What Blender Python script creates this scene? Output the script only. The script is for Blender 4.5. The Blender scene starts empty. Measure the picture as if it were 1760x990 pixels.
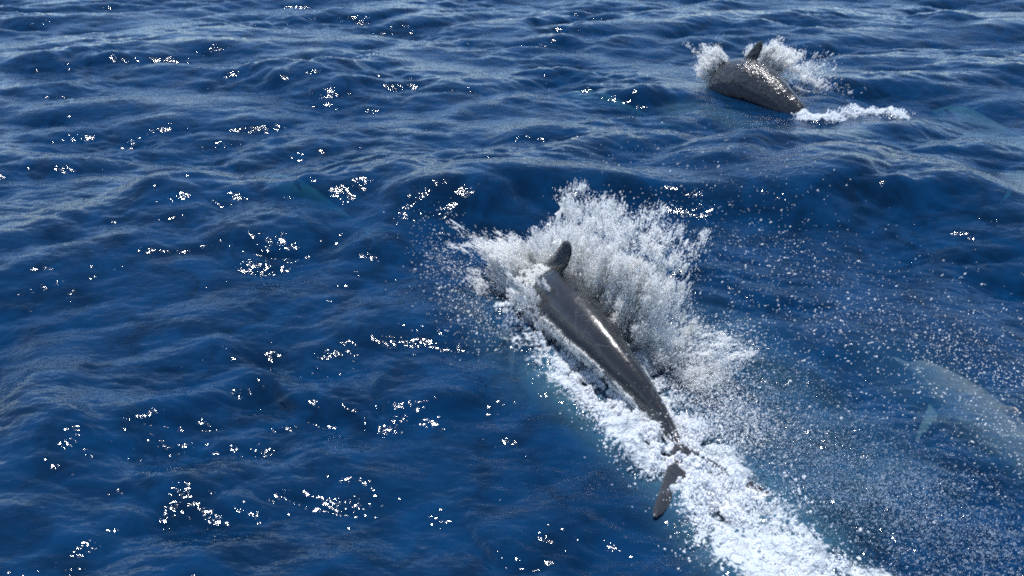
import bpy, math
import numpy as np
from mathutils import Vector

# ------------------------------------------------------------------ camera, sky, sun, exposure
sc = bpy.context.scene
PITCH = math.radians(28); CAM_H = 2.8; FPX = 1520.0
cam = bpy.data.objects.new('camera', bpy.data.cameras.new('camera'))
sc.collection.objects.link(cam); sc.camera = cam
cam.location = (0, 0, CAM_H); cam.rotation_euler = (math.radians(90) - PITCH, 0, 0)
cam.data.sensor_width = 36; cam.data.lens = 36 * FPX / 1760
cam.data.clip_start = 0.05; cam.data.clip_end = 20000

SUN_EL = math.radians(73); SUN_AZ = math.radians(-32)      # azimuth from +Y towards +X
world = bpy.data.worlds.new('World'); sc.world = world; world.use_nodes = True
wn = world.node_tree; bg = wn.nodes['Background']; bg.inputs['Strength'].default_value = 0.15
sky = wn.nodes.new('ShaderNodeTexSky'); sky.sky_type = 'NISHITA'; sky.sun_disc = False
sky.sun_elevation = SUN_EL; sky.sun_rotation = SUN_AZ; sky.altitude = 0
sky.air_density = 0.8; sky.dust_density = 0.0; sky.ozone_density = 2.5
wn.links.new(sky.outputs[0], bg.inputs[0])
sd = bpy.data.lights.new('sun', 'SUN'); sun = bpy.data.objects.new('sun', sd); sc.collection.objects.link(sun)
sd.energy = 4.6; sd.angle = math.radians(0.5); sd.color = (1.0, 0.975, 0.95)
sdir = Vector((math.sin(SUN_AZ) * math.cos(SUN_EL), math.cos(SUN_AZ) * math.cos(SUN_EL), math.sin(SUN_EL)))
sun.rotation_euler = (-sdir).to_track_quat('-Z', 'Y').to_euler()
sc.view_settings.view_transform = 'Standard'; sc.view_settings.look = 'None'
sc.view_settings.exposure = 0.3; sc.view_settings.gamma = 1.0
sc.render.engine = 'CYCLES'
sc.cycles.max_bounces = 10; sc.cycles.transparent_max_bounces = 16
sc.cycles.sample_clamp_direct = 0; sc.cycles.sample_clamp_indirect = 8; sc.cycles.diffuse_bounces = 7; sc.cycles.filter_width = 2.0; sc.cycles.use_denoising = False

# ------------------------------------------------------------------ helpers
Fv = np.array([0, math.cos(PITCH), -math.sin(PITCH)]); Uv = np.array([0, math.sin(PITCH), math.cos(PITCH)])
Rv = np.array([1.0, 0, 0]); Cv = np.array([0, 0, CAM_H])
def ray(u, v):
    u = np.asarray(u, float); v = np.asarray(v, float)
    return Fv + ((u - 880) / FPX)[..., None] * Rv - ((v - 495) / FPX)[..., None] * Uv
def atz(u, v, z):                                          # survey point of the photograph -> place in the world
    d = ray(u, v); return Cv + d * ((np.asarray(z, float) - CAM_H) / d[..., 2])[..., None]
def cr(points, n):                                         # smooth curve through points
    p = np.asarray(points, float); k = len(p)
    t = np.linspace(0, k - 1 - 1e-9, n); i = t.astype(int); f = (t - i)[:, None]
    g = lambda j: p[np.clip(j, 0, k - 1)]
    p0, p1, p2, p3 = g(i - 1), g(i), g(i + 1), g(i + 2)
    return 0.5 * (2 * p1 + (p2 - p0) * f + (2 * p0 - 5 * p1 + 4 * p2 - p3) * f ** 2 + (3 * p1 - p0 - 3 * p2 + p3) * f ** 3)
def smooth(x): x = np.clip(x, 0, 1); return x * x * (3 - 2 * x)

def field(N, size, seed, lmin, lmax, power, ang=None, spread=2):
    """periodic random height field with its horizontal chop"""
    rg = np.random.default_rng(seed)
    k1 = np.fft.fftfreq(N, size / N) * 2 * np.pi
    kx, ky = np.meshgrid(k1, k1, indexing='ij'); k = np.hypot(kx, ky); k[0, 0] = 1
    A = k ** (-power) * np.exp(-(2 * np.pi / lmax / k) ** 4) * np.exp(-(k * lmin / 2 / np.pi) ** 2)
    if ang is not None:
        c = (kx * math.sin(ang) + ky * math.cos(ang)) / k
        A = A * (0.04 + np.abs(c) ** spread)
    A[0, 0] = 0
    Hk = A * (rg.normal(size=(N, N)) + 1j * rg.normal(size=(N, N)))
    h = np.fft.ifft2(Hk); s = h.real.std()
    dx = np.fft.ifft2(-1j * kx / k * Hk).real / s; dy = np.fft.ifft2(-1j * ky / k * Hk).real / s
    return (h.real / s).astype(np.float32), dx.astype(np.float32), dy.astype(np.float32), size
def samp(fl, x, y, which=0):
    a = fl[which]; N = a.shape[0]; u = (x / fl[3]) % 1 * N; v = (y / fl[3]) % 1 * N
    i = u.astype(int) % N; j = v.astype(int) % N; fu = u - np.floor(u); fv = v - np.floor(v); i2 = (i + 1) % N; j2 = (j + 1) % N
    return (a[i, j] * (1 - fu) + a[i2, j] * fu) * (1 - fv) + (a[i, j2] * (1 - fu) + a[i2, j2] * fu) * fv

def mesh_from(name, V, Fc, smooth_shade=True):
    me = bpy.data.meshes.new(name); V = np.asarray(V, np.float32); Fc = np.asarray(Fc, np.int32)
    me.vertices.add(len(V)); me.vertices.foreach_set('co', V.ravel())
    n = Fc.shape[1]; me.loops.add(Fc.size); me.loops.foreach_set('vertex_index', Fc.ravel())
    me.polygons.add(len(Fc)); me.polygons.foreach_set('loop_start', np.arange(0, Fc.size, n, dtype=np.int32))
    me.update(calc_edges=True)
    if smooth_shade: me.polygons.foreach_set('use_smooth', np.ones(len(Fc), bool))
    return me
def link(name, me, mat=None, parent=None):
    o = bpy.data.objects.new(name, me); sc.collection.objects.link(o)
    if mat: me.materials.append(mat)
    if parent: o.parent = parent
    return o
def add_attr(me, name, vals):
    at = me.attributes.new(name, 'FLOAT', 'POINT'); at.data.foreach_set('value', np.asarray(vals, np.float32))
def tag(o, label=None, cat=None, group=None, kind=None):
    for k, v in (('label', label), ('category', cat), ('group', group), ('kind', kind)):
        if v: o[k] = v
def newmat(name):
    m = bpy.data.materials.new(name); m.use_nodes = True; t = m.node_tree; t.nodes.clear()
    def N(ty, **kw):
        n = t.nodes.new('ShaderNode' + ty)
        for k, v in kw.items():
            if k.startswith('i_'): n.inputs[k[2:].replace('_', ' ')].default_value = v
            else: setattr(n, k, v)
        return n
    out = N('OutputMaterial')
    return m, t, N, (lambda a, b: t.links.new(a, b)), out

# ------------------------------------------------------------------ materials
def water_material():
    m, t, N, L, out = newmat('sea_water')
    co = N('TexCoord')
    def bump(scale, dist, prev=None, stretch=None, detail=3.0, strength=1.0):
        mp = N('Mapping'); L(co.outputs['Object'], mp.inputs['Vector'])
        if stretch: mp.inputs['Scale'].default_value = stretch; mp.inputs['Rotation'].default_value = (0, 0, 0.25)
        nz = N('TexNoise', i_Scale=scale, i_Detail=detail, i_Roughness=0.55); L(mp.outputs[0], nz.inputs['Vector'])
        b = N('Bump', i_Distance=dist, i_Strength=strength); L(nz.outputs['Fac'], b.inputs['Height'])
        if prev: L(prev.outputs[0], b.inputs['Normal'])
        return b
    b1 = bump(21, 0.0068, None, (0.7, 1.25, 1), 2.0)
    b2 = bump(60, 0.0010, b1, (0.7, 1.3, 1), 2.0)
    fr = N('Fresnel', i_IOR=1.333); L(b2.outputs[0], fr.inputs['Normal'])
    gl = N('BsdfGlossy', i_Roughness=0.042); L(b2.outputs[0], gl.inputs['Normal']); gl.inputs['Color'].default_value = (1, 1, 1, 1)
    tr = N('BsdfTransparent'); tr.inputs['Color'].default_value = (0.90, 0.97, 1.0, 1)
    df = N('BsdfDiffuse'); df.inputs['Color'].default_value = (0.0006, 0.036, 0.112, 1)
    mb = N('MixShader'); tv = N('TexNoise', i_Scale=3.2, i_Detail=4.0, i_Roughness=0.6, i_Distortion=0.8); L(co.outputs['Object'], tv.inputs['Vector']); tm = N('MapRange'); L(tv.outputs['Fac'], tm.inputs['Value']); tm.inputs['From Min'].default_value = 0.35; tm.inputs['From Max'].default_value = 0.65; tm.inputs['To Min'].default_value = 0.30; tm.inputs['To Max'].default_value = 0.68; L(tm.outputs[0], mb.inputs[0]); L(tr.outputs[0], mb.inputs[1]); L(df.outputs[0], mb.inputs[2])
    # aerated water: turquoise-white milky tint where bubbles are under the surface
    aer = N('BsdfDiffuse'); aer.inputs['Color'].default_value = (0.10, 0.24, 0.30, 1); L(b1.outputs[0], aer.inputs['Normal'])
    at = N('Attribute', attribute_name='foam'); at2 = N('Attribute', attribute_name='milk')
    m2 = N('MixShader'); L(at2.outputs['Fac'], m2.inputs[0]); L(mb.outputs[0], m2.inputs[1]); L(aer.outputs[0], m2.inputs[2])
    mw = N('MixShader'); L(fr.outputs[0], mw.inputs[0]); L(m2.outputs[0], mw.inputs[1]); L(gl.outputs[0], mw.inputs[2])
    # foam
    n1 = N('TexNoise', i_Scale=26.0, i_Detail=5.0, i_Roughness=0.65); L(co.outputs['Object'], n1.inputs['Vector'])
    vo = N('TexVoronoi', i_Scale=30.0); vo.feature = 'DISTANCE_TO_EDGE'; wv = N('MixRGB', blend_type='ADD'); wv.inputs[0].default_value = 0.06; L(co.outputs['Object'], wv.inputs[1]); L(n1.outputs['Color'], wv.inputs[2]); L(wv.outputs[0], vo.inputs['Vector'])
    a1 = N('Math', operation='MULTIPLY_ADD'); L(n1.outputs['Fac'], a1.inputs[0]); a1.inputs[1].default_value = 2.6; a1.inputs[2].default_value = -2.0
    a2 = N('Math', operation='MULTIPLY_ADD'); L(at.outputs['Fac'], a2.inputs[0]); a2.inputs[1].default_value = 1.25; L(a1.outputs[0], a2.inputs[2])
    a3 = N('Math', operation='MULTIPLY_ADD'); L(vo.outputs['Distance'], a3.inputs[0]); a3.inputs[1].default_value = -1.1; L(a2.outputs[0], a3.inputs[2])
    ms = N('MapRange', interpolation_type='SMOOTHSTEP'); L(a3.outputs[0], ms.inputs['Value']); ms.inputs['From Min'].default_value = -0.15; ms.inputs['From Max'].default_value = 0.35
    fo = N('BsdfPrincipled', i_Roughness=0.35); fo.inputs['Base Color'].default_value = (0.66, 0.72, 0.76, 1)
    fb = N('Bump', i_Distance=0.05, i_Strength=1.0); L(n1.outputs['Fac'], fb.inputs['Height']); L(fb.outputs[0], fo.inputs['Normal'])
    mf = N('MixShader'); L(ms.outputs[0], mf.inputs[0]); L(mw.outputs[0], mf.inputs[1]); L(fo.outputs[0], mf.inputs[2])
    L(mf.outputs[0], out.inputs['Surface'])
    ab = N('VolumeAbsorption'); ab.inputs['Color'].default_value = (0.20, 0.74, 0.84, 1); ab.inputs['Density'].default_value = 1.25
    L(ab.outputs[0], out.inputs['Volume'])
    return m
def seabed_material():
    m, t, N, L, out = newmat('deep_blue_water'); d = N('BsdfDiffuse'); d.inputs['Color'].default_value = (0.002, 0.02, 0.07, 1)
    L(d.outputs[0], out.inputs['Surface']); return m
def foam_material(name, col, transl, rough, clear=0.0):
    m, t, N, L, out = newmat(name)
    p = N('BsdfPrincipled', i_Roughness=rough); p.inputs['Base Color'].default_value = col; p.inputs['Specular IOR Level'].default_value = 0.6
    tl = N('BsdfTranslucent'); tl.inputs['Color'].default_value = col
    mx = N('MixShader'); mx.inputs[0].default_value = transl; L(p.outputs[0], mx.inputs[1]); L(tl.outputs[0], mx.inputs[2])
    g = N('BsdfGlass', i_IOR=1.333, i_Roughness=0.04); g.inputs['Color'].default_value = (0.96, 0.98, 1, 1)
    m2 = N('MixShader'); m2.inputs[0].default_value = clear; L(mx.outputs[0], m2.inputs[1]); L(g.outputs[0], m2.inputs[2])
    L(m2.outputs[0], out.inputs['Surface']); return m
def skin_material(name, wet=1.0, back=(0.021, 0.023, 0.029), coat=0.6, fine=14.0, pale=0.34):
    m, t, N, L, out = newmat(name)
    co = N('TexCoord'); at = N('Attribute', attribute_name='belly')
    nz = N('TexNoise', i_Scale=6.0, i_Detail=5.0); L(co.outputs['Object'], nz.inputs['Vector'])
    ad = N('Math', operation='MULTIPLY_ADD'); L(nz.outputs['Fac'], ad.inputs[0]); ad.inputs[1].default_value = 0.35; L(at.outputs['Fac'], ad.inputs[2])
    cr_ = N('ValToRGB'); e = cr_.color_ramp; e.elements[0].position = 0.2; e.elements[0].color = (*back, 1)
    e.elements[1].position = 1.1; e.elements[1].color = (pale, pale, pale * 1.04, 1) if coat else (0.50, 0.36, 0.20, 1)
    x = e.elements.new(0.62); x.color = tuple(min(2.4 * c, c + .12) for c in back) + (1,)
    L(ad.outputs[0], cr_.inputs[0])
    s2 = N('TexNoise', i_Scale=45.0, i_Detail=3.0); L(co.outputs['Object'], s2.inputs['Vector'])
    mixc = N('MixRGB', blend_type='MULTIPLY'); mixc.inputs[0].default_value = 0.35; L(cr_.outputs[0], mixc.inputs[1]); L(s2.outputs['Color'], mixc.inputs[2])
    sc_ = N('TexVoronoi', i_Scale=4.0); sc_.feature = 'DISTANCE_TO_EDGE'; wv = N('MixRGB', blend_type='ADD'); wv.inputs[0].default_value = 0.3; L(co.outputs['Object'], wv.inputs[1]); L(nz.outputs['Color'], wv.inputs[2]); L(wv.outputs[0], sc_.inputs['Vector'])
    mr = N('MapRange'); L(sc_.outputs['Distance'], mr.inputs['Value']); mr.inputs['From Min'].default_value = 0.0; mr.inputs['From Max'].default_value = 0.012; mr.inputs['To Min'].default_value = 0.35; mr.inputs['To Max'].default_value = 0.0
    mxs = N('MixRGB'); L(mr.outputs[0], mxs.inputs[0]); L(mixc.outputs[0], mxs.inputs[1]); mxs.inputs[2].default_value = (0.13, 0.13, 0.14, 1); mixc = mxs
    hs = N('HueSaturation', i_Saturation=0.4); L(mixc.outputs[0], hs.inputs['Color'])
    w = N('TexNoise', i_Scale=fine, i_Detail=4.0, i_Roughness=0.6); L(co.outputs['Object'], w.inputs['Vector'])
    b = N('Bump', i_Distance=0.012 * wet, i_Strength=1.0); L(w.outputs['Fac'], b.inputs['Height'])
    p = N('BsdfPrincipled', i_Roughness=0.26 if coat else 0.8); L(hs.outputs[0], p.inputs['Base Color']); p.inputs['Specular IOR Level'].default_value = 0.4
    p.inputs['Coat Weight'].default_value = coat; p.inputs['Coat Roughness'].default_value = 0.10; p.inputs['Coat IOR'].default_value = 1.33
    L(b.outputs[0], p.inputs['Normal']); L(b.outputs[0], p.inputs['Coat Normal'])
    L(p.outputs[0], out.inputs['Surface']); return m
M_water = water_material(); M_bed = seabed_material()
M_foam = foam_material('white_foam', (0.95, 0.97, 0.99, 1), 0.55, 0.25)
M_spray = foam_material('white_spray_drops', (0.99, 0.99, 0.975, 1), 0.74, 0.10, 0.15)
M_clear = foam_material('clear_water_drops', (0.75, 0.83, 0.90, 1), 0.4, 0.08, 0.8)
M_near = skin_material('dolphin_skin', 0.35)
M_far = skin_material('dolphin_skin_rippled', 2.6, (0.024, 0.026, 0.031), 0.9, 11.0, 0.14)
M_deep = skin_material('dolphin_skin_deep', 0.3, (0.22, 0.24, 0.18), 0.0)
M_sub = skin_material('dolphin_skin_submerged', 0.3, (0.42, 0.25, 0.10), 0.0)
m_eye, _t, _N, _L, _o = newmat('dark_eye'); _p = _N('BsdfPrincipled', i_Roughness=0.08); _p.inputs['Base Color'].default_value = (0.008, 0.006, 0.005, 1); _L(_p.outputs[0], _o.inputs['Surface'])

# ------------------------------------------------------------------ dolphins' curves (nose to fluke notch)
def at_list(pts): return np.array([atz(u, v, z) for u, v, z in pts])
SP_NEAR = at_list([(848, 622, -.74), (862, 572, -.48), (884, 534, -.20), (918, 510, .03), (961, 516, .20), (1016, 572, .21), (1072, 638, .15), (1124, 702, .06), (1160, 757, .0), (1190, 806, .0)])
SP_FAR = at_list([(1214, 208, -.48), (1230, 172, -.18), (1250, 144, .08), (1282, 138, .19), (1316, 152, .17), (1348, 177, .09), (1378, 201, .00), (1400, 216, -.05), (1424, 226, -.13)])
SP_A = at_list([(940, 175, -.75), (980, 172, -.7), (1020, 178, -.62), (1065, 190, -.55), (1110, 205, -.6), (1150, 222, -.7)])
SP_B = at_list([(1600, 200, -.7), (1640, 207, -.5), (1680, 218, -.40), (1720, 230, -.38), (1765, 246, -.42), (1810, 265, -.5)])
SP_C = at_list([(1715, 305, -.6), (1750, 315, -.5), (1800, 328, -.42), (1850, 338, -.42), (1900, 352, -.5), (1960, 370, -.6)])
SP_D = at_list([(1535, 612, -.22), (1585, 642, -.22), (1650, 690, -.20), (1725, 755, -.18), (1800, 830, -.18), (1870, 905, -.24), (1930, 980, -.30)])
SP_E = at_list([(455, 312, -.9), (485, 322, -.8), (520, 338, -.75), (560, 358, -.78), (600, 380, -.85), (640, 400, -.95)])

# ------------------------------------------------------------------ the sea
A_F = field(512, 41.0, 11, 0.9, 4.2, 2.6, 0.22, 3)
A2_F = field(512, 23.0, 5, 0.25, 1.6, 2.2, -0.25, 2)
B_F = field(1024, 9.7, 23, 0.035, 0.6, 1.9, 0.15, 1.5)
C_F = field(512, 2.56, 31, 0.03, 0.30, 1.6)
G_F = field(256, 17.0, 41, 1.0, 4.0, 1.5)

def poly_dist(P, x, y):
    """signed distance to a crest line (positive = beyond, away from the camera), and parameter 0..1"""
    best = np.full(x.shape, 1e9, np.float32); sgn = np.zeros_like(best); par = np.zeros_like(best); n = len(P) - 1
    for i in range(n):
        a, b = P[i][:2], P[i + 1][:2]; d = b - a; L2 = d @ d
        t = np.clip(((x - a[0]) * d[0] + (y - a[1]) * d[1]) / L2, 0, 1)
        dx = x - a[0] - t * d[0]; dy = y - a[1] - t * d[1]; q = np.hypot(dx, dy)
        m = q < best; best[m] = q[m]; par[m] = (i + t[m]) / n
        sgn[m] = np.sign(d[0] * (y[m] - a[1]) - d[1] * (x[m] - a[0]))
    return best, sgn, par
# crests: polyline in the photograph (left to right), amplitude, steep front width, back width
RIDGES = [
    ([(560, 372), (700, 338), (830, 308), (960, 287), (1100, 291), (1250, 297), (1420, 303), (1600, 296), (1800, 300)], .25, .42, 1.2),
    ([(1150, 290), (1230, 270), (1320, 248), (1400, 238), (1500, 236), (1600, 262)], .10, .35, .6),
    ([(-80, 720), (60, 688), (180, 660), (290, 640), (400, 612), (520, 585)], .10, .30, .7),
    ([(200, 350), (330, 318), (480, 303), (560, 320), (640, 350)], .10, .35, .6),
    ([(470, 128), (545, 108), (600, 138)], .10, .35, .5),
    ([(560, 190), (700, 200), (820, 178), (930, 182)], .05, .3, .5),
    ([(1060, 170), (1150, 152), (1260, 165)], .08, .3, .5),
    ([(430, 760), (560, 725), (700, 690), (870, 672)], .06, .25, .6),
    ([(1180, 210), (1230, 190), (1290, 205)], .03, .2, .3),
    ([(-80, 712), (-10, 690), (60, 688), (140, 684)], .055, .16, .5),
    ([(640, 680), (715, 666), (790, 664), (880, 668)], .050, .15, .5),
    ([(440, 735), (500, 726), (570, 722), (650, 728)], .045, .15, .5),
    ([(780, 905), (850, 882), (930, 884), (1010, 915)], .050, .17, .4),
    ([(660, 372), (720, 358), (790, 362), (840, 380)], .060, .20, .5),
    ([(500, 330), (560, 318), (640, 322), (720, 340)], .045, .18, .5),
    ([(1560, 272), (1640, 262), (1720, 268), (1800, 280)], .050, .20, .5),
]
# foam strokes: polyline px, half width px, strength
FOAM = [
    ([(985, 618), (1035, 672), (1090, 738), (1140, 790)], 36, 1.05),
    ([(1090, 665), (1165, 740), (1228, 800), (1268, 860), (1300, 930), (1370, 1000), (1420, 1060)], 76, 1.02),
    ([(1170, 775), (1212, 840), (1250, 895), (1285, 955)], 28, .9),
    ([(1110, 640), (1150, 700), (1200, 760)], 28, .85),
    ([(870, 500), (900, 560), (950, 610), (985, 640)], 38, .58),
    ([(975, 612), (1035, 672), (1100, 735)], 40, .95),
    ([(1010, 500), (1060, 560), (1110, 610)], 35, .8),
    ([(1110, 590), (1160, 570), (1230, 565), (1290, 590)], 16, .6),
    ([(1380, 200), (1420, 205), (1460, 195), (1500, 185), (1545, 205)], 13, .9),
    ([(1230, 135), (1225, 110)], 14, .8),
    ([(1320, 920), (1400, 955), (1500, 1010)], 42, .85),
]
MILK = [
    ([(1000, 620), (1110, 710), (1230, 810), (1330, 930), (1420, 1060)], 100, .30),
    ([(840, 500), (880, 570), (930, 640)], 60, .06),
    ([(1550, 620), (1650, 680), (1760, 770)], 80, .06),
    ([(900, 860), (1000, 800), (1060, 900), (1090, 990)], 14, .0),
    ([(1200, 600), (1400, 800)], 160, .10),
    ([(1450, 225), (1360, 235)], 35, .12),
    ([(1180, 180), (1300, 215)], 35, .12),
    ([(1700, 218), (1760, 235)], 40, .13),
]
def px_mask(items, x, y):
    out = np.zeros(x.shape, np.float32)
    for pts, w, s in items:
        P = at_list([(u, v, 0.05) for u, v in pts]); c = P.mean(0); wm = w * np.linalg.norm(c - Cv) / FPX
        lo, hi = P.min(0) - 3.2 * wm, P.max(0) + 3.2 * wm
        idx = np.where((x > lo[0]) & (x < hi[0]) & (y > lo[1]) & (y < hi[1]))[0]
        if len(idx) == 0: continue
        d, _, _ = poly_dist(P, x[idx], y[idx])
        out[idx] = np.maximum(out[idx], s * np.exp(-(d / wm) ** 4 * 0.7))
    return out

def sea_height(x, y, detail=True):
    r = np.hypot(x, y)
    fa = 1 - smooth((r - 60) / 300); fb = 1 - smooth((r - 22) / 40)
    calm = 0.75 + 0.25 * samp(G_F, x, y)
    h = 0.047 * samp(A_F, x, y) * fa + 0.030 * samp(A2_F, x, y) * fb * calm
    dx = 0.050 * 0.9 * samp(A_F, x, y, 1) * fa + 0.030 * 0.9 * samp(A2_F, x, y, 1) * fb
    dy = 0.050 * 0.9 * samp(A_F, x, y, 2) * fa + 0.030 * 0.9 * samp(A2_F, x, y, 2) * fb
    if detail:
        am = 0.0072 * fb * np.clip(calm, .3, 1.4)
        h = h + am * samp(B_F, x, y); dx = dx + am * .8 * samp(B_F, x, y, 1); dy = dy + am * .8 * samp(B_F, x, y, 2)
    idx = np.where((r > 2) & (r < 22) & (y > 1))[0]; xs = x[idx] + 0.12 * samp(G_F, x[idx] * 1.3, y[idx] * 1.3); ys = y[idx] + 0.12 * samp(G_F, y[idx] * 1.3, x[idx] * 1.3)
    add = np.zeros(len(idx), np.float32)
    for pts, amp, wf, wb in RIDGES:
        P = at_list([(u, v, amp) for u, v in pts]); d, s, p = poly_dist(P, xs, ys)
        w = np.where(s > 0, wb, wf); e = smooth(p / .18) * smooth((1 - p) / .18)
        add += amp * e * np.exp(-(d / w) ** 2)
    h = h.copy(); h[idx] += add
    # level the sea along the two leaping animals so that they break the surface as they do
    for SP, lev, wd in ((SP_NEAR, -0.01, .55), (SP_FAR, 0.02, .6), (SP_D, 0.03, .5)):
        m = np.hypot(x - SP[:, 0].mean(), y - SP[:, 1].mean()) < 3
        k = np.where(m)[0]; d, _, _ = poly_dist(SP, x[k], y[k]); wgt = np.exp(-(d / wd) ** 2)
        h[k] = h[k] * (1 - wgt * .85) + lev * wgt * .85
    return h, dx, dy

# polar sheet, dense where the photograph looks
th = np.concatenate([np.linspace(-math.radians(43), math.radians(43), 1150), np.linspace(math.radians(43), math.radians(317), 60)[1:-1]])
rr = np.concatenate([np.linspace(0.15, 2.3, 18)[:-1], 2.3 * np.exp(np.linspace(0, math.log(26 / 2.3), 860)), 26 * np.exp(np.linspace(0, math.log(9000 / 26), 90))[1:]])
TH, RR = np.meshgrid(th, rr); X = (RR * np.sin(TH)).ravel(); Y = (RR * np.cos(TH)).ravel()
hh, dx, dy = sea_height(X, Y)
foam = px_mask(FOAM, X, Y); milk = px_mask(MILK, X, Y)
nf = samp(C_F, X, Y); nf2 = samp(C_F, Y * .37 + 1, X * .37)
near = np.hypot(X, Y) < 14
foam = np.clip(foam * (1 + .22 * nf2), 0, 1.2)
hh = hh + near * foam * (0.012 * nf + 0.022 * nf2 + 0.02) - near * milk * 0.0
# pock marks of falling drops over the right-hand water
rain = px_mask([([(1180, 600), (1300, 720), (1450, 850), (1600, 950)], 190, 1.0), ([(1700, 700), (1700, 950)], 120, .8)], X, Y)
hh = hh + near * rain * 0.0028 * samp(C_F, X * 1.7, Y * 1.7)
V = np.stack([X + dx, Y + dy, hh], 1)
nr, nt = TH.shape
I = np.arange(nr * nt).reshape(nr, nt); J = np.roll(I, -1, axis=1)
quads = np.stack([I[:-1], I[1:], J[1:], J[:-1]], -1).reshape(-1, 4)
skirt = V[I[-1]].copy(); skirt[:, 2] = -7.0; base = len(V); V = np.vstack([V, skirt])
S = np.arange(nt) + base
quads = np.vstack([quads, np.stack([I[-1], S, np.roll(S, -1), np.roll(I[-1], -1)], -1)])
quads = quads[:, ::-1]
me = mesh_from('sea', V, quads)
add_attr(me, 'foam', np.concatenate([foam, np.zeros(nt)])); add_attr(me, 'milk', np.concatenate([milk, np.zeros(nt)]))
sea = link('sea', me, M_water); tag(sea, kind='structure')
# check that faces point up
bed = link('seabed', mesh_from('seabed', [(-9500, -9500, -6.9), (9500, -9500, -6.9), (9500, 9500, -6.9), (-9500, 9500, -6.9)], [(0, 1, 2, 3)], False), M_bed); tag(bed, kind='structure')

# ------------------------------------------------------------------ dolphins
PROF = np.array([  # s, half width, half height, vertical offset   (length 2.4 m)
    (0.000, .010, .008, -.010), (0.012, .026, .020, -.012), (0.040, .034, .026, -.014), (0.062, .040, .032, -.012), (0.078, .058, .056, .004),
    (0.10, .080, .084, .014), (0.14, .110, .122, .010), (0.20, .140, .150, .004), (0.28, .172, .182, .0), (0.38, .190, .205, .0), (0.48, .186, .202, .0),
    (0.58, .160, .178, .0), (0.68, .122, .146, .002), (0.78, .080, .108, .004), (0.87, .046, .072, .004), (0.93, .030, .046, .0), (0.98, .026, .022, .0), (1.0, .018, .010, .0)])
def strip(sections):
    """closed loft through rings of equal length"""
    n = len(sections[0]); V = np.concatenate(sections); F = []
    for i in range(len(sections) - 1):
        for j in range(n):
            a = i * n + j; b = i * n + (j + 1) % n; F.append((a, b, b + n, a + n))
    return V, F, n
def fin(root_f, root_r, tip, thick, up, nseg=9, sweep=0.0, tipw=0.12):
    """thin swept fin: root front and rear points, tip, thickness direction"""
    rf, rt, tp, up = map(np.array, (root_f, root_r, tip, up)); up = up / np.linalg.norm(up)
    secs = []; mid = (rf + rt) / 2; ch = rt - rf; cl = np.linalg.norm(ch); chn = ch / cl; ax = tp - mid
    for k in range(nseg + 1):
        t = k / nseg; w = cl * ((1 - t) ** .75 * (1 - tipw) + tipw * math.sqrt(max(0, 1 - t ** 6)) + .0)
        c = mid + ax * t + chn * sweep * cl * (t * t - t)
        th_ = thick * (1 - .62 * t) * (.35 if k == nseg else 1)
        if k == nseg: w *= .5
        ring = []
        for a in np.linspace(0, 2 * np.pi, 14, endpoint=False):
            xx = -math.cos(a); pr = math.sin(a) * (1 - .35 * xx)
            ring.append(c + chn * xx * w / 2 + up * pr * th_ / 2)
        secs.append(np.array(ring))
    return strip(secs)
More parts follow.
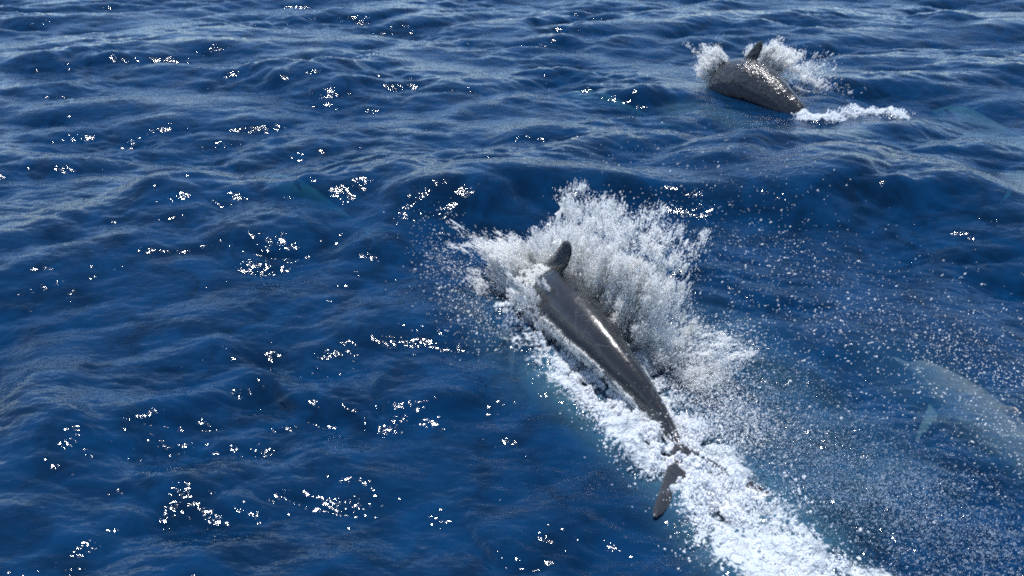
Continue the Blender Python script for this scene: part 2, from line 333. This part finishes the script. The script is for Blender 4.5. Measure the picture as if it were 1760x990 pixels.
def dolphin(name, SP, mat, roll=0.0, voxel=0.009, pec=(25, 35), fluke_tilt=0.0, fin_s=.40, slim=1.0, fin_h=.43, label='', group=None):
    C = cr(SP, 400); seg = np.r_[0, np.cumsum(np.linalg.norm(np.diff(C, axis=0), axis=1))]; Ltot = seg[-1]; scl = Ltot / 2.45; print(name, 'length', round(Ltot, 2))
    def frame(s):
        q = np.array([np.interp(s * Ltot, seg, C[:, i]) for i in range(3)]); e = .02 * Ltot
        a = np.array([np.interp(min(s * Ltot + e, Ltot), seg, C[:, i]) for i in range(3)]); b = np.array([np.interp(max(s * Ltot - e, 0), seg, C[:, i]) for i in range(3)])
        t = a - b; t /= np.linalg.norm(t); sd_ = np.cross([0, 0, 1], t); sd_ /= np.linalg.norm(sd_); up = np.cross(t, sd_)
        r_ = math.radians(roll); sd2 = sd_ * math.cos(r_) + up * math.sin(r_); up2 = np.cross(t, sd2)
        return q, t, sd2, up2
    ss = np.concatenate([np.linspace(0, .1, 14), np.linspace(.1, 1, 46)[1:]])
    W = np.interp(ss, PROF[:, 0], PROF[:, 1]) * scl * slim; Hh = np.interp(ss, PROF[:, 0], PROF[:, 2]) * scl * slim; O = np.interp(ss, PROF[:, 0], PROF[:, 3]) * scl
    secs = []; n = 28
    for s, w, h, o in zip(ss, W, Hh, O):
        q, t, sd_, up = frame(s); ring = []
        for a in np.linspace(0, 2 * np.pi, n, endpoint=False):
            ca, sa = math.cos(a), math.sin(a)
            pw = w * np.sign(ca) * abs(ca) ** (1.0 if sa < 0 else 1.18)
            ph = h * sa * (1.0 if sa > 0 else .92)
            ring.append(q + sd_ * pw + up * (ph + o))
        secs.append(np.array(ring))
    parts = [strip(secs)]
    def loc(s, a, b):
        q, t, sd_, up = frame(s); return q + sd_ * a * scl + up * b * scl
    # dorsal fin, falcate
    q, t, sd_, up = frame(.50)
    parts.append(fin(loc(fin_s, 0, .150), loc(fin_s + .105, 0, .145), loc(fin_s + .135, 0, fin_h), .050 * scl, sd_, 14, -.62, .36))
    # pectoral fins
    for k, sg in enumerate((-1, 1)):
        dn = math.radians(pec[k]); c_, s_ = math.cos(dn), math.sin(dn)
        q, t, sd2, up2 = frame(.27)
        parts.append(fin(loc(.235, sg * .13, -.10), loc(.305, sg * .13, -.10), loc(.36, sg * (.13 + .34 * c_), -.10 - .34 * s_), .034 * scl, up2 * c_ + sd2 * sg * s_, 10, -.25, .25))
    # flukes
    q, t, sd3, up3 = frame(.96)
    for sg in (-1, 1):
        tp = loc(1.0, sg * .27, fluke_tilt) + t * .26 * scl
        parts.append(fin(loc(.915, sg * .0, 0), loc(.998, sg * .005, 0), tp, .036 * scl, up3, 12, -.45, .20))
    V = []; Fq = []; caps = []; off = 0
    for v, f, n_ in parts:
        V.append(v); Fq += [tuple(i + off for i in q_) for q_ in f]
        caps.append(tuple(off + i for i in range(n_))[::-1]); caps.append(tuple(off + len(v) - n_ + i for i in range(n_))); off += len(v)
    V = np.concatenate(V); org = frame(.5)[0]
    me = bpy.data.meshes.new('raw'); me.from_pydata((V - org).tolist(), [], Fq + caps); me.update()
    tmp = bpy.data.objects.new('raw', me); sc.collection.objects.link(tmp)
    import bmesh
    bm = bmesh.new(); bm.from_mesh(me); bmesh.ops.recalc_face_normals(bm, faces=bm.faces); bm.to_mesh(me); bm.free()
    md = tmp.modifiers.new('r', 'REMESH'); md.mode = 'VOXEL'; md.voxel_size = voxel; md.use_smooth_shade = True
    md2 = tmp.modifiers.new('s', 'SMOOTH'); md2.iterations = 4; md2.factor = .5
    dg = bpy.context.evaluated_depsgraph_get(); dg.update()
    new = bpy.data.meshes.new_from_object(tmp.evaluated_get(dg)); new.name = 'body'
    bpy.data.objects.remove(tmp); bpy.data.meshes.remove(me)
    co = np.empty(len(new.vertices) * 3, np.float32); new.vertices.foreach_get('co', co); co = co.reshape(-1, 3) + org
    fr = [frame(s) for s in np.linspace(0, 1, 60)]; Q = np.array([f_[0] for f_ in fr]); Up = np.array([f_[3] for f_ in fr]); Hs = np.interp(np.linspace(0, 1, 60), PROF[:, 0], PROF[:, 2]) * scl
    d2 = ((co[:, None] - Q[None]) ** 2).sum(-1); i = d2.argmin(1)
    ht = ((co - Q[i]) * Up[i]).sum(1) / np.maximum(Hs[i], .03)
    add_attr(new, 'belly', np.clip(.38 - .62 * ht, 0, 1) * (Hs[i] > .03))
    root = bpy.data.objects.new(name, None); sc.collection.objects.link(root); root.location = org.tolist(); root.empty_display_size = .2
    tag(root, label, 'dolphin', group)
    body = link('body', new, mat, root)
    for sg in (-1, 1):
        p = loc(.125, sg * .098, -.015) - org
        ev, ef = [], []
        for a in range(7):
            for b in range(10):
                la = math.pi * a / 6; lo = 2 * math.pi * b / 10
                ev.append((p[0] + .012 * math.sin(la) * math.cos(lo), p[1] + .012 * math.sin(la) * math.sin(lo), p[2] + .012 * math.cos(la)))
        for a in range(6):
            for b in range(10): ef.append((a * 10 + b, a * 10 + (b + 1) % 10, (a + 1) * 10 + (b + 1) % 10, (a + 1) * 10 + b))
        link('eye', mesh_from('eye', ev, ef), m_eye, root)
    return root, frame
G = 'dolphins of the pod'
D1, fr1 = dolphin('leaping_dolphin', SP_NEAR, M_near, 0, .008, (70, 40), .008, .385, .80, .365, label='near dark grey dolphin leaping in the middle with thick white spray around its back', group=G)
D2, fr2 = dolphin('leaping_dolphin', SP_FAR, M_far, 0, .009, (75, 30), .03, .355, slim=1.28, fin_h=.50, label='smaller looking farther dolphin with upright fin breaking the surface at upper right', group=G)
dolphin('submerged_dolphin', SP_D, M_sub, 0, .012, (25, 25), .0, .40, fin_h=.30, label='large brownish dolphin just under the water at lower right, under fine spray', group=G)
dolphin('submerged_dolphin', SP_A, M_deep, 20, .02, (25, 25), .0, .40, label='faint greenish dolphin under the waves left of the farther leaping dolphin', group=G)
dolphin('submerged_dolphin', SP_B, M_deep, 60, .02, (25, 25), .0, .40, label='pale turquoise dolphin under the water at the right edge, right of the farther splash', group=G)
dolphin('submerged_dolphin', SP_C, M_deep, 0, .02, (25, 25), .0, .40, label='dark dolphin shape under water at the right edge, below the turquoise one', group=G)
dolphin('submerged_dolphin', SP_E, M_deep, 10, .02, (25, 25), .0, .40, label='barely visible dolphin deep under the wave left of the near leaping dolphin', group=G)

# ------------------------------------------------------------------ spray
def drop_group(name, mat, subdiv, lump):
    g = bpy.data.node_groups.new(name, 'GeometryNodeTree')
    g.interface.new_socket('Geometry', in_out='INPUT', socket_type='NodeSocketGeometry'); g.interface.new_socket('Geometry', in_out='OUTPUT', socket_type='NodeSocketGeometry')
    n = lambda ty: g.nodes.new(ty); L = g.links.new
    gi, go = n('NodeGroupInput'), n('NodeGroupOutput')
    ico = n('GeometryNodeMeshIcoSphere'); ico.inputs['Radius'].default_value = 1.0; ico.inputs['Subdivisions'].default_value = subdiv
    src = ico.outputs['Mesh']
    if lump:
        nz = n('ShaderNodeTexNoise'); nz.inputs['Scale'].default_value = 1.3; nz.inputs['Detail'].default_value = 2.0
        pos = n('GeometryNodeInputPosition'); mu = n('ShaderNodeMath'); mu.operation = 'MULTIPLY_ADD'; mu.inputs[1].default_value = lump; mu.inputs[2].default_value = 1 - lump * .5
        L(nz.outputs[0], mu.inputs[0]); vm = n('ShaderNodeVectorMath'); vm.operation = 'SCALE'; L(pos.outputs[0], vm.inputs[0]); L(mu.outputs[0], vm.inputs['Scale'])
        sp = n('GeometryNodeSetPosition'); L(src, sp.inputs['Geometry']); L(vm.outputs[0], sp.inputs['Position']); src = sp.outputs[0]
    ss_ = n('GeometryNodeSetShadeSmooth'); L(src, ss_.inputs[0])
    sm = n('GeometryNodeSetMaterial'); L(ss_.outputs[0], sm.inputs[0]); sm.inputs['Material'].default_value = mat
    ip = n('GeometryNodeInstanceOnPoints'); L(gi.outputs[0], ip.inputs['Points']); L(sm.outputs[0], ip.inputs['Instance'])
    def attr(nm):
        a = n('GeometryNodeInputNamedAttribute'); a.data_type = 'FLOAT_VECTOR'; a.inputs['Name'].default_value = nm; return a.outputs[0]
    er = n('FunctionNodeEulerToRotation'); L(attr('rot'), er.inputs[0]); L(er.outputs[0], ip.inputs['Rotation']); L(attr('siz'), ip.inputs['Scale'])
    L(ip.outputs[0], go.inputs[0]); return g
GN = {'spray': drop_group('spray_drops', M_spray, 2, 0), 'clear': drop_group('clear_drops', M_clear, 2, 0), 'foam': drop_group('foam_lumps', M_foam, 2, .9)}
def cloud(name, P, rad, vel, kind, label, cat, rg, stretch=.6):
    """drops at P with radius rad, drawn out along vel"""
    P = np.asarray(P); ok = np.isfinite(P).all(1); P, rad, vel = P[ok], rad[ok], vel[ok]
    org = P.mean(0); org[2] = 0
    me = bpy.data.meshes.new(name); me.vertices.add(len(P)); me.vertices.foreach_set('co', (P - org).astype(np.float32).ravel())
    sp = np.linalg.norm(vel, axis=1) + 1e-9
    yaw = np.arctan2(vel[:, 1], vel[:, 0]); pit = -np.arcsin(np.clip(vel[:, 2] / sp, -1, 1))
    rot = np.stack([rg.uniform(0, 6.28, len(P)), pit, yaw], 1)
    st = 1 + stretch * rg.gamma(1.2, 1, len(P)) * (sp > .1)
    siz = np.stack([rad * st, rad * rg.uniform(.75, 1.1, len(P)), rad * rg.uniform(.75, 1.1, len(P))], 1)
    for nm, v in (('rot', rot), ('siz', siz)):
        a = me.attributes.new(nm, 'FLOAT_VECTOR', 'POINT'); a.data.foreach_set('vector', v.astype(np.float32).ravel())
    o = bpy.data.objects.new(name, me); sc.collection.objects.link(o); o.location = org.tolist()
    md = o.modifiers.new('drops', 'NODES'); md.node_group = GN[kind]; tag(o, label, cat, None, 'stuff'); return o
def radii(rg, n, lo, hi, p=3.4):                          # many small, few large
    u = rg.uniform(0, 1, n); return lo * (1 - u * (1 - (lo / hi) ** (p - 1))) ** (-1 / (p - 1))
def fan(rg, base, tip, plane, jets, per, thick=.08, bow=.12, spread=.02, clump=2.0, bias=1.0, lace=.05):
    """jets thrown from a base line to a tip line (polylines in the photograph), standing in an upright plane of the
    scene; returns positions and directions"""
    P0, Nn = plane
    def on(uv):
        d = ray(uv[:, 0], uv[:, 1]); tt = ((P0 - Cv) @ Nn) / (d @ Nn); return Cv + d * tt[:, None]
    s = rg.uniform(0, 1, jets)
    if clump: s = (s + .04 * np.sin(s * 37) + .02 * np.sin(s * 91 + 1)) % 1
    def lerp(poly, s):
        poly = np.array(poly, float); k = np.clip(s, 0, .99999) * (len(poly) - 1); i = k.astype(int); f = (k - i)[:, None]; return poly[i] * (1 - f) + poly[i + 1] * f
    A = on(lerp(base, s)); B = on(lerp(tip, np.clip(s + rg.normal(0, .05, jets), 0, 1)))
    reach = np.clip(rg.beta(4, 1.6, jets) * 1.1, .15, 1.15) * (.86 + .16 * np.sin(s * 23 + 2) + .10 * np.sin(s * 61))
    Nn3 = Nn / np.linalg.norm(Nn)
    offs = rg.normal(0, thick, jets)[:, None] * Nn3; hb = bow * rg.uniform(.3, 1.2, jets)
    j = np.repeat(np.arange(jets), per); t = rg.uniform(0, 1, len(j)) ** bias * reach[j]
    D = (B - A)[j]; P = A[j] + D * t[:, None] + offs[j] * (0.3 + t)[:, None]
    P[:, 2] += hb[j] * 4 * t * (1 - t) * .5
    dirn = D.copy(); dirn[:, 2] += hb[j] * 2 * (1 - 2 * t); dirn /= np.linalg.norm(dirn, axis=1)[:, None] + 1e-9
    P += rg.normal(0, spread, P.shape) * (0.35 + t)[:, None]
    a_ = P[:, 0] * 1.1 + P[:, 1] * .8 + 5                  # strands and holes
    nv = samp(C_F, a_ * .33, P[:, 2] * .22 + 1) * .9 + samp(C_F, a_ * 1.1, P[:, 2] * .8) * .6
    m = nv > lace + rg.normal(0, .22, len(P))
    return P[m], dirn[m]
def sheet(fans, name, label, rg, width=.16, mat=None):
    """torn, lacy sheets of water spanning the jets"""
    VV = []; FF = []; off = 0
    for base, tip, plane, bow, ns, nt, wv in fans:
        P0, Nn = plane
        def on(uv):
            d = ray(uv[:, 0], uv[:, 1]); tt = ((P0 - Cv) @ Nn) / (d @ Nn); return Cv + d * tt[:, None]
        def lerp(poly, s):
            poly = np.array(poly, float); k = np.clip(s, 0, .99999) * (len(poly) - 1); i = k.astype(int); f = (k - i)[:, None]; return poly[i] * (1 - f) + poly[i + 1] * f
        s_ = np.linspace(0, 1, ns); A = on(lerp(base, s_)); B = on(lerp(tip, s_)); wid = np.linalg.norm(A[-1] - A[0]) * .5 + np.linalg.norm(B[-1] - B[0]) * .5; ln = np.linalg.norm(B - A, axis=1).mean()
        S, T = np.meshgrid(s_, np.linspace(0, 1, nt), indexing='ij'); o1, o2 = rg.uniform(0, 2, 2)
        reach = (.82 + .18 * samp(C_F, S * wid * .5 + o1, S * 0 + o2))
        P = A[:, None] + (B - A)[:, None] * (T * reach)[..., None]
        P[..., 2] += bow * 2 * T * (1 - T)
        n1 = samp(C_F, S * wid * 1.0 + o1, T * ln * .45 + o2); n2 = samp(C_F, S * wid * .8 + o2 + .2 * n1 * .1, T * ln * .7 + o1)
        Nh = Nn / np.linalg.norm(Nn); P = P + Nh * (.045 * samp(C_F, S * wid * .4 + o2, T * ln * .3) + .012 * n2)[..., None] * (.3 + T)[..., None]
        P = P + np.stack([n2, n1, n1 - n2], -1) * .006
        keep = (np.minimum(np.abs(n1), np.abs(n2)) < wv * (1.25 - T)) | (n1 + n2 > 1.1 + 1.6 * T)
        keep &= samp(C_F, S * wid * .3 + o1 + 1, T * ln * .25 + o2) > -.9
        I_ = np.arange(ns * nt).reshape(ns, nt); k = keep[:-1, :-1] & keep[1:, 1:]
        q = np.stack([I_[:-1, :-1], I_[1:, :-1], I_[1:, 1:], I_[:-1, 1:]], -1)[k]
        VV.append(P.reshape(-1, 3)); FF.append(q + off); off += ns * nt
    V_ = np.concatenate(VV); F_ = np.concatenate(FF); u, inv = np.unique(F_, return_inverse=True); V_ = V_[u]; F_ = inv.reshape(F_.shape)
    org = V_.mean(0); org[2] = 0; o = link(name, mesh_from(name, V_ - org, F_), mat or M_spray); o.location = org.tolist()
    tag(o, label, 'spray', None, 'stuff'); return o
def clump(rg, P, D, n, per, sd):
    i = rg.integers(0, len(P), n); j = np.repeat(i, per); off = rg.normal(0, 1, (len(j), 3)) * sd * rg.gamma(2, .5, n).repeat(per)[:, None]
    off += D[j] * rg.normal(0, sd * 1.3, len(j))[:, None]
    return np.concatenate([P, P[j] + off]), np.concatenate([D, D[j]])
def surf_z(P):
    h, _, _ = sea_height(P[:, 0].copy(), P[:, 1].copy(), False); return h
def keep_above(P, D, *o):
    m = P[:, 2] > surf_z(P) - .01; return (P[m], D[m])

rg = np.random.default_rng(7)
ax = SP_NEAR[6] - SP_NEAR[3]; ax[2] = 0; ax /= np.linalg.norm(ax); nrm = np.array([-ax[1], ax[0], 0.]); 
if nrm[0] < 0: nrm = -nrm                                   # points to the right side of the animal
def plane_at(s, off):
    q, t, sd_, up = fr1(s); return (q + nrm * off, nrm)
# near splash: curtain on the far (right) side of the animal
pR = (fr1(.55)[0] + nrm * .26, nrm + np.array([0, .10, 0]))
pR3 = (fr1(.35)[0] + nrm * .34, nrm + np.array([0, .7, 0]))
pR2 = (fr1(.62)[0] + nrm * .34, nrm + np.array([0, .6, 0]))
F1 = []
F1.append(fan(rg, [(950, 500), (990, 520), (1040, 560), (1080, 600)], [(915, 400), (1010, 318), (1100, 335), (1110, 480)], pR, 420, 150, .09, .10, .016))
F1.append(fan(rg, [(900, 470), (950, 470), (1000, 520)], [(830, 425), (960, 380), (1040, 330)], pR3, 260, 130, .08, .08, .014))
F1.append(fan(rg, [(1040, 560), (1090, 610), (1130, 660)], [(1120, 370), (1190, 400), (1195, 560)], pR2, 220, 130, .10, .10, .02))
F1.append(fan(rg, [(1090, 620), (1130, 660), (1160, 700)], [(1190, 560), (1300, 590), (1290, 640)], pR2, 120, 110, .10, .16, .02))
P = np.concatenate([f[0] for f in F1]); D = np.concatenate([f[1] for f in F1]); P, D = clump(rg, P, D, 2200, 90, .013); P, D = keep_above(P, D)
cloud('splash_curtain', P, radii(rg, len(P), .0013, .008, 4.2), D, 'spray', 'dense white curtain of spray rising behind the near dolphin', 'spray', rg, 1.2)
sheet([([(950, 500), (990, 520), (1040, 560), (1080, 600)], [(925, 420), (1010, 345), (1090, 365), (1110, 480)], pR, .08, 420, 200, .23),
       ([(950, 490), (1000, 520), (1060, 580), (1110, 640)], [(960, 400), (1040, 350), (1120, 410), (1180, 560)], pR2, .06, 420, 200, .19),
       ([(905, 470), (950, 470), (1000, 520)], [(850, 440), (950, 400), (1030, 350)], pR3, .05, 300, 120, .22),
       ([(1090, 600), (1120, 640), (1150, 690)], [(1160, 560), (1290, 590), (1250, 640)], pR2, .12, 240, 160, .17)],
      'splash_sheet', 'torn white sheets of water standing behind the near dolphin', rg)
# left of the head: thrown forward
pL = (fr1(.25)[0] - nrm * .10, nrm + np.array([0, .9, 0]))
F2 = [fan(rg, [(905, 470), (880, 500), (890, 540)], [(860, 420), (800, 440), (830, 500)], pL, 260, 330, .08, .06, .016),
      fan(rg, [(880, 460), (860, 500)], [(770, 370), (700, 420), (760, 500)], pL, 60, 130, .10, .06, .03, bias=.7)]
P = np.concatenate([f[0] for f in F2]); D = np.concatenate([f[1] for f in F2]); P, D = clump(rg, P, D, 500, 60, .012); P, D = keep_above(P, D)
cloud('splash_burst', P, radii(rg, len(P), .0013, .007, 4.0), D, 'spray', 'white burst of drops thrown ahead and left of the near dolphin', 'spray', rg, 1.8)
# lacy sheet on the near (left) flank
q3 = fr1(.42)[0]; pF = (q3 - nrm * .26, nrm + np.array([0, .6, 0]))
F3 = [fan(rg, [(870, 480), (900, 480), (960, 560), (990, 600)], [(860, 560), (900, 620), (930, 660), (985, 640)], pF, 300, 260, .05, .05, .012, lace=.25),
      fan(rg, [(960, 600), (940, 640), (930, 680)], [(985, 640), (900, 740), (880, 745)], pF, 70, 90, .04, .05, .012, lace=.4),
      fan(rg, [(870, 470), (930, 480), (975, 560)], [(900, 540), (950, 590), (1000, 640)], pF, 160, 260, .04, .04, .010, lace=.05)]
P = np.concatenate([f[0] for f in F3]); D = np.concatenate([f[1] for f in F3]); P, D = keep_above(P, D)
cloud('splash_lace', P, radii(rg, len(P), .0013, .007, 4.0), D, 'spray', 'lacy white water running down the left flank of the near dolphin', 'spray', rg, 1.8)

sheet([([(880, 480), (910, 490), (965, 565), (1000, 620)], [(862, 560), (900, 620), (930, 660), (985, 640)], pF, .03, 360, 160, .16),
       ([(960, 600), (945, 640), (935, 670)], [(975, 650), (905, 735), (885, 740)], pF, .02, 160, 160, .13)],
      'splash_sheet', 'lacy strings of water over the left flank of the near dolphin', rg)
# foam lumps of the wake
def foam_lumps(items, n, rmin, rmax, zmax, name, label, rg, thr=.45):
    Ps = []
    for pts, w, s in items:
        P = at_list([(u, v, .05) for u, v in pts]); c = cr(P, 200); wm = w * np.linalg.norm(P.mean(0) - Cv) / FPX
        k = int(n * s); i = rg.integers(0, 200, k); p = c[i] + rg.normal(0, wm * .62, (k, 3)); p[:, 2] = 0; Ps.append(p)
    P = np.concatenate(Ps); nzv = samp(C_F, P[:, 0] * .4 + 3, P[:, 1] * .4) + .6 * samp(C_F, P[:, 0] * 1.1, P[:, 1] * 1.1); P = P[nzv > -thr]
    nzv = nzv[nzv > -thr]
    P[:, 2] = surf_z(P) + zmax * np.clip(.35 + .35 * nzv, 0, 1.2) * rg.uniform(0, 1, len(P)) ** 1.2 + .012
    r = radii(rg, len(P), rmin, rmax)
    cloud(name, P, r, rg.normal(0, 1, P.shape), 'foam', label, 'foam', rg, .3)
foam_lumps([FOAM[0], FOAM[2], FOAM[3]], 9000, .002, .008, .07, 'wake_foam', 'churned white foam close along both sides of the near dolphin tail', rg)
foam_lumps([([(1150, 755), (1185, 800), (1215, 850)], 20, 1.0), ([(1005, 610), (1050, 665), (1100, 720), (1140, 765)], 15, .8), ([(930, 575), (975, 620), (1020, 670), (1060, 705)], 15, .9)], 8000, .002, .009, .10, 'wake_foam', 'foam heaped over the tail stock of the near dolphin', rg)
foam_lumps([([(1148, 770), (1168, 790), (1190, 812)], 17, 1.0)], 6000, .003, .010, .16, 'wake_foam', 'small mound of foam covering the root of the near dolphin flukes', rg, .9)
foam_lumps([FOAM[1]], 16000, .002, .008, .08, 'wake_foam', 'broad white foam trail behind the near dolphin at the bottom of the picture', rg, .05)
foam_lumps([FOAM[8]], 6000, .003, .012, .08, 'wake_foam', 'small white foam patch behind the farther dolphin', rg)

# far splash
ax2 = SP_FAR[6] - SP_FAR[3]; ax2[2] = 0; ax2 /= np.linalg.norm(ax2); n2 = np.array([-ax2[1], ax2[0], 0.]); n2 = n2 if n2[0] > 0 or n2[1] > 0 else -n2
pB = (fr2(.55)[0] + np.array([.05, .34, 0]), np.array([.1, -1., 0]))
pBl = (fr2(.25)[0] + np.array([-.1, .05, 0]), np.array([.0, -1., 0]))
F4 = [fan(rg, [(1300, 110), (1345, 160), (1390, 205)], [(1340, 70), (1400, 110), (1430, 185)], pB, 300, 200, .09, .06, .02, bias=1.3, lace=-.5),
      fan(rg, [(1285, 105), (1320, 110)], [(1280, 85), (1350, 70)], pB, 70, 90, .05, .05, .02, lace=-.3),
      fan(rg, [(1390, 205), (1405, 210)], [(1440, 190), (1550, 200), (1560, 225)], pB, 90, 60, .10, .05, .02),
      fan(rg, [(1350, 150), (1390, 200)], [(1400, 80), (1490, 150)], pB, 60, 60, .12, .05, .04)]
P = np.concatenate([f[0] for f in F4]); D = np.concatenate([f[1] for f in F4]); P, D = keep_above(P, D)
cloud('splash_curtain', P, radii(rg, len(P), .002, .011, 4.0), D, 'spray', 'white spray rising behind the fin of the farther dolphin', 'spray', rg, 1.4)
sheet([([(1310, 115), (1345, 160), (1390, 205)], [(1335, 80), (1395, 115), (1425, 190)], pB, .04, 260, 120, .16)],
      'splash_sheet', 'thin white water sheet behind the farther dolphin', rg)
F5 = [fan(rg, [(1255, 110), (1240, 135), (1235, 145)], [(1220, 70), (1195, 90), (1190, 130)], pBl, 150, 220, .10, .05, .02)]
P = np.concatenate([f[0] for f in F5]); D = np.concatenate([f[1] for f in F5]); P, D = keep_above(P, D)
cloud('splash_burst', P, radii(rg, len(P), .002, .011, 4.0), D, 'spray', 'small white burst left of the head of the farther dolphin', 'spray', rg, 1.4)

# loose drops in the air
def loose(px, wpx, n, zmax, lo, hi, name, label, rg, kind='clear', zb=1.5):
    P = at_list([(u, v, .1) for u, v in px]); c = cr(P, 200); wm = wpx * np.linalg.norm(P.mean(0) - Cv) / FPX
    q = c[rg.integers(0, 200, n)] + rg.normal(0, wm * .6, (n, 3))
    # spread each drop along its own fall: higher drops stand nearer the throwing body
    z = zmax * rg.uniform(0, 1, n) ** zb; q[:, 2] = 0; q[:, 2] = surf_z(q) + z + .004; q[:, 1] -= z * 1.5
    vel = rg.normal(0, .5, (n, 3)) + np.array([.9, -.3, .5])
    cloud(name, q, radii(rg, n, lo, hi), vel, kind, label, 'spray', rg, .5)
loose([(1230, 620), (1330, 700), (1430, 780), (1530, 860), (1650, 930)], 130, 15000, .35, .0012, .0042, 'falling_drops', 'fine clear drops pattering down right of the foam trail', rg)
loose([(1230, 560), (1210, 650), (1280, 700)], 60, 5000, .3, .0013, .0045, 'falling_drops', 'brighter cluster of drops just right of the near dolphin tail', rg, 'spray')
loose([(1150, 330), (1300, 450), (1450, 560), (1600, 640)], 190, 2600, .6, .0013, .0055, 'flying_drops', 'scattered drops in the air over the dark wave right of the near splash', rg, 'spray')
loose([(1560, 560), (1680, 600), (1740, 700), (1700, 760)], 90, 1300, .25, .0012, .0040, 'falling_drops', 'drops over the submerged dolphin at lower right', rg, 'spray')
loose([(760, 400), (800, 480), (850, 560)], 60, 1200, .4, .0014, .005, 'flying_drops', 'sparse drops left of the near dolphin head', rg, 'spray')

# water beads and runnels lying on the skin
def skin_drops(fr, n, s0, s1, a0, a1, scl, thr, lo, hi, name, label, rg):
    ss = rg.uniform(s0, s1, n); aa = np.radians(rg.uniform(a0, a1, n)); Q = []; Dv = []
    F = [fr(s_) for s_ in np.linspace(0, 1, 201)]
    for s_, a in zip(ss, aa):
        q, t, sd_, up = F[int(s_ * 200)]; w = np.interp(s_, PROF[:, 0], PROF[:, 1]) * scl; h = np.interp(s_, PROF[:, 0], PROF[:, 2]) * scl
        Q.append(q + sd_ * w * math.cos(a) + up * h * math.sin(a)); Dv.append(-up * .6 + t)
    Q = np.array(Q); Dv = np.array(Dv); nv = samp(C_F, ss * 1.1, aa * .20) + .7 * samp(C_F, ss * 4.2, aa * .9 + 1)
    m = (nv > thr) & (Q[:, 2] > 0.0); Q = Q[m] + rg.normal(0, .004, (m.sum(), 3))
    cloud(name, Q, radii(rg, len(Q), lo, hi, 3.4), Dv[m], 'spray', label, 'water drops', rg, 1.0)
skin_drops(fr1, 26000, .12, .47, 95, 215, 1.19 * .82, .25, .0014, .006, 'water_beads', 'beads and runnels of water on the left shoulder of the near dolphin', rg)
skin_drops(fr2, 9000, .12, .92, 60, 215, 1.0, 1.25, .0015, .005, 'water_beads', 'sparkling beads of water on the back of the farther dolphin', rg)
skin_drops(fr1, 14000, .40, .92, 182, 262, 1.19 * .84, .3, .0015, .006, 'clinging_foam', 'white water clinging to the lower left flank of the near dolphin tail', rg)
skin_drops(fr1, 9000, .45, .95, -70, 10, 1.19 * .84, .1, .0015, .006, 'clinging_foam', 'white water clinging to the right flank of the near dolphin tail', rg)
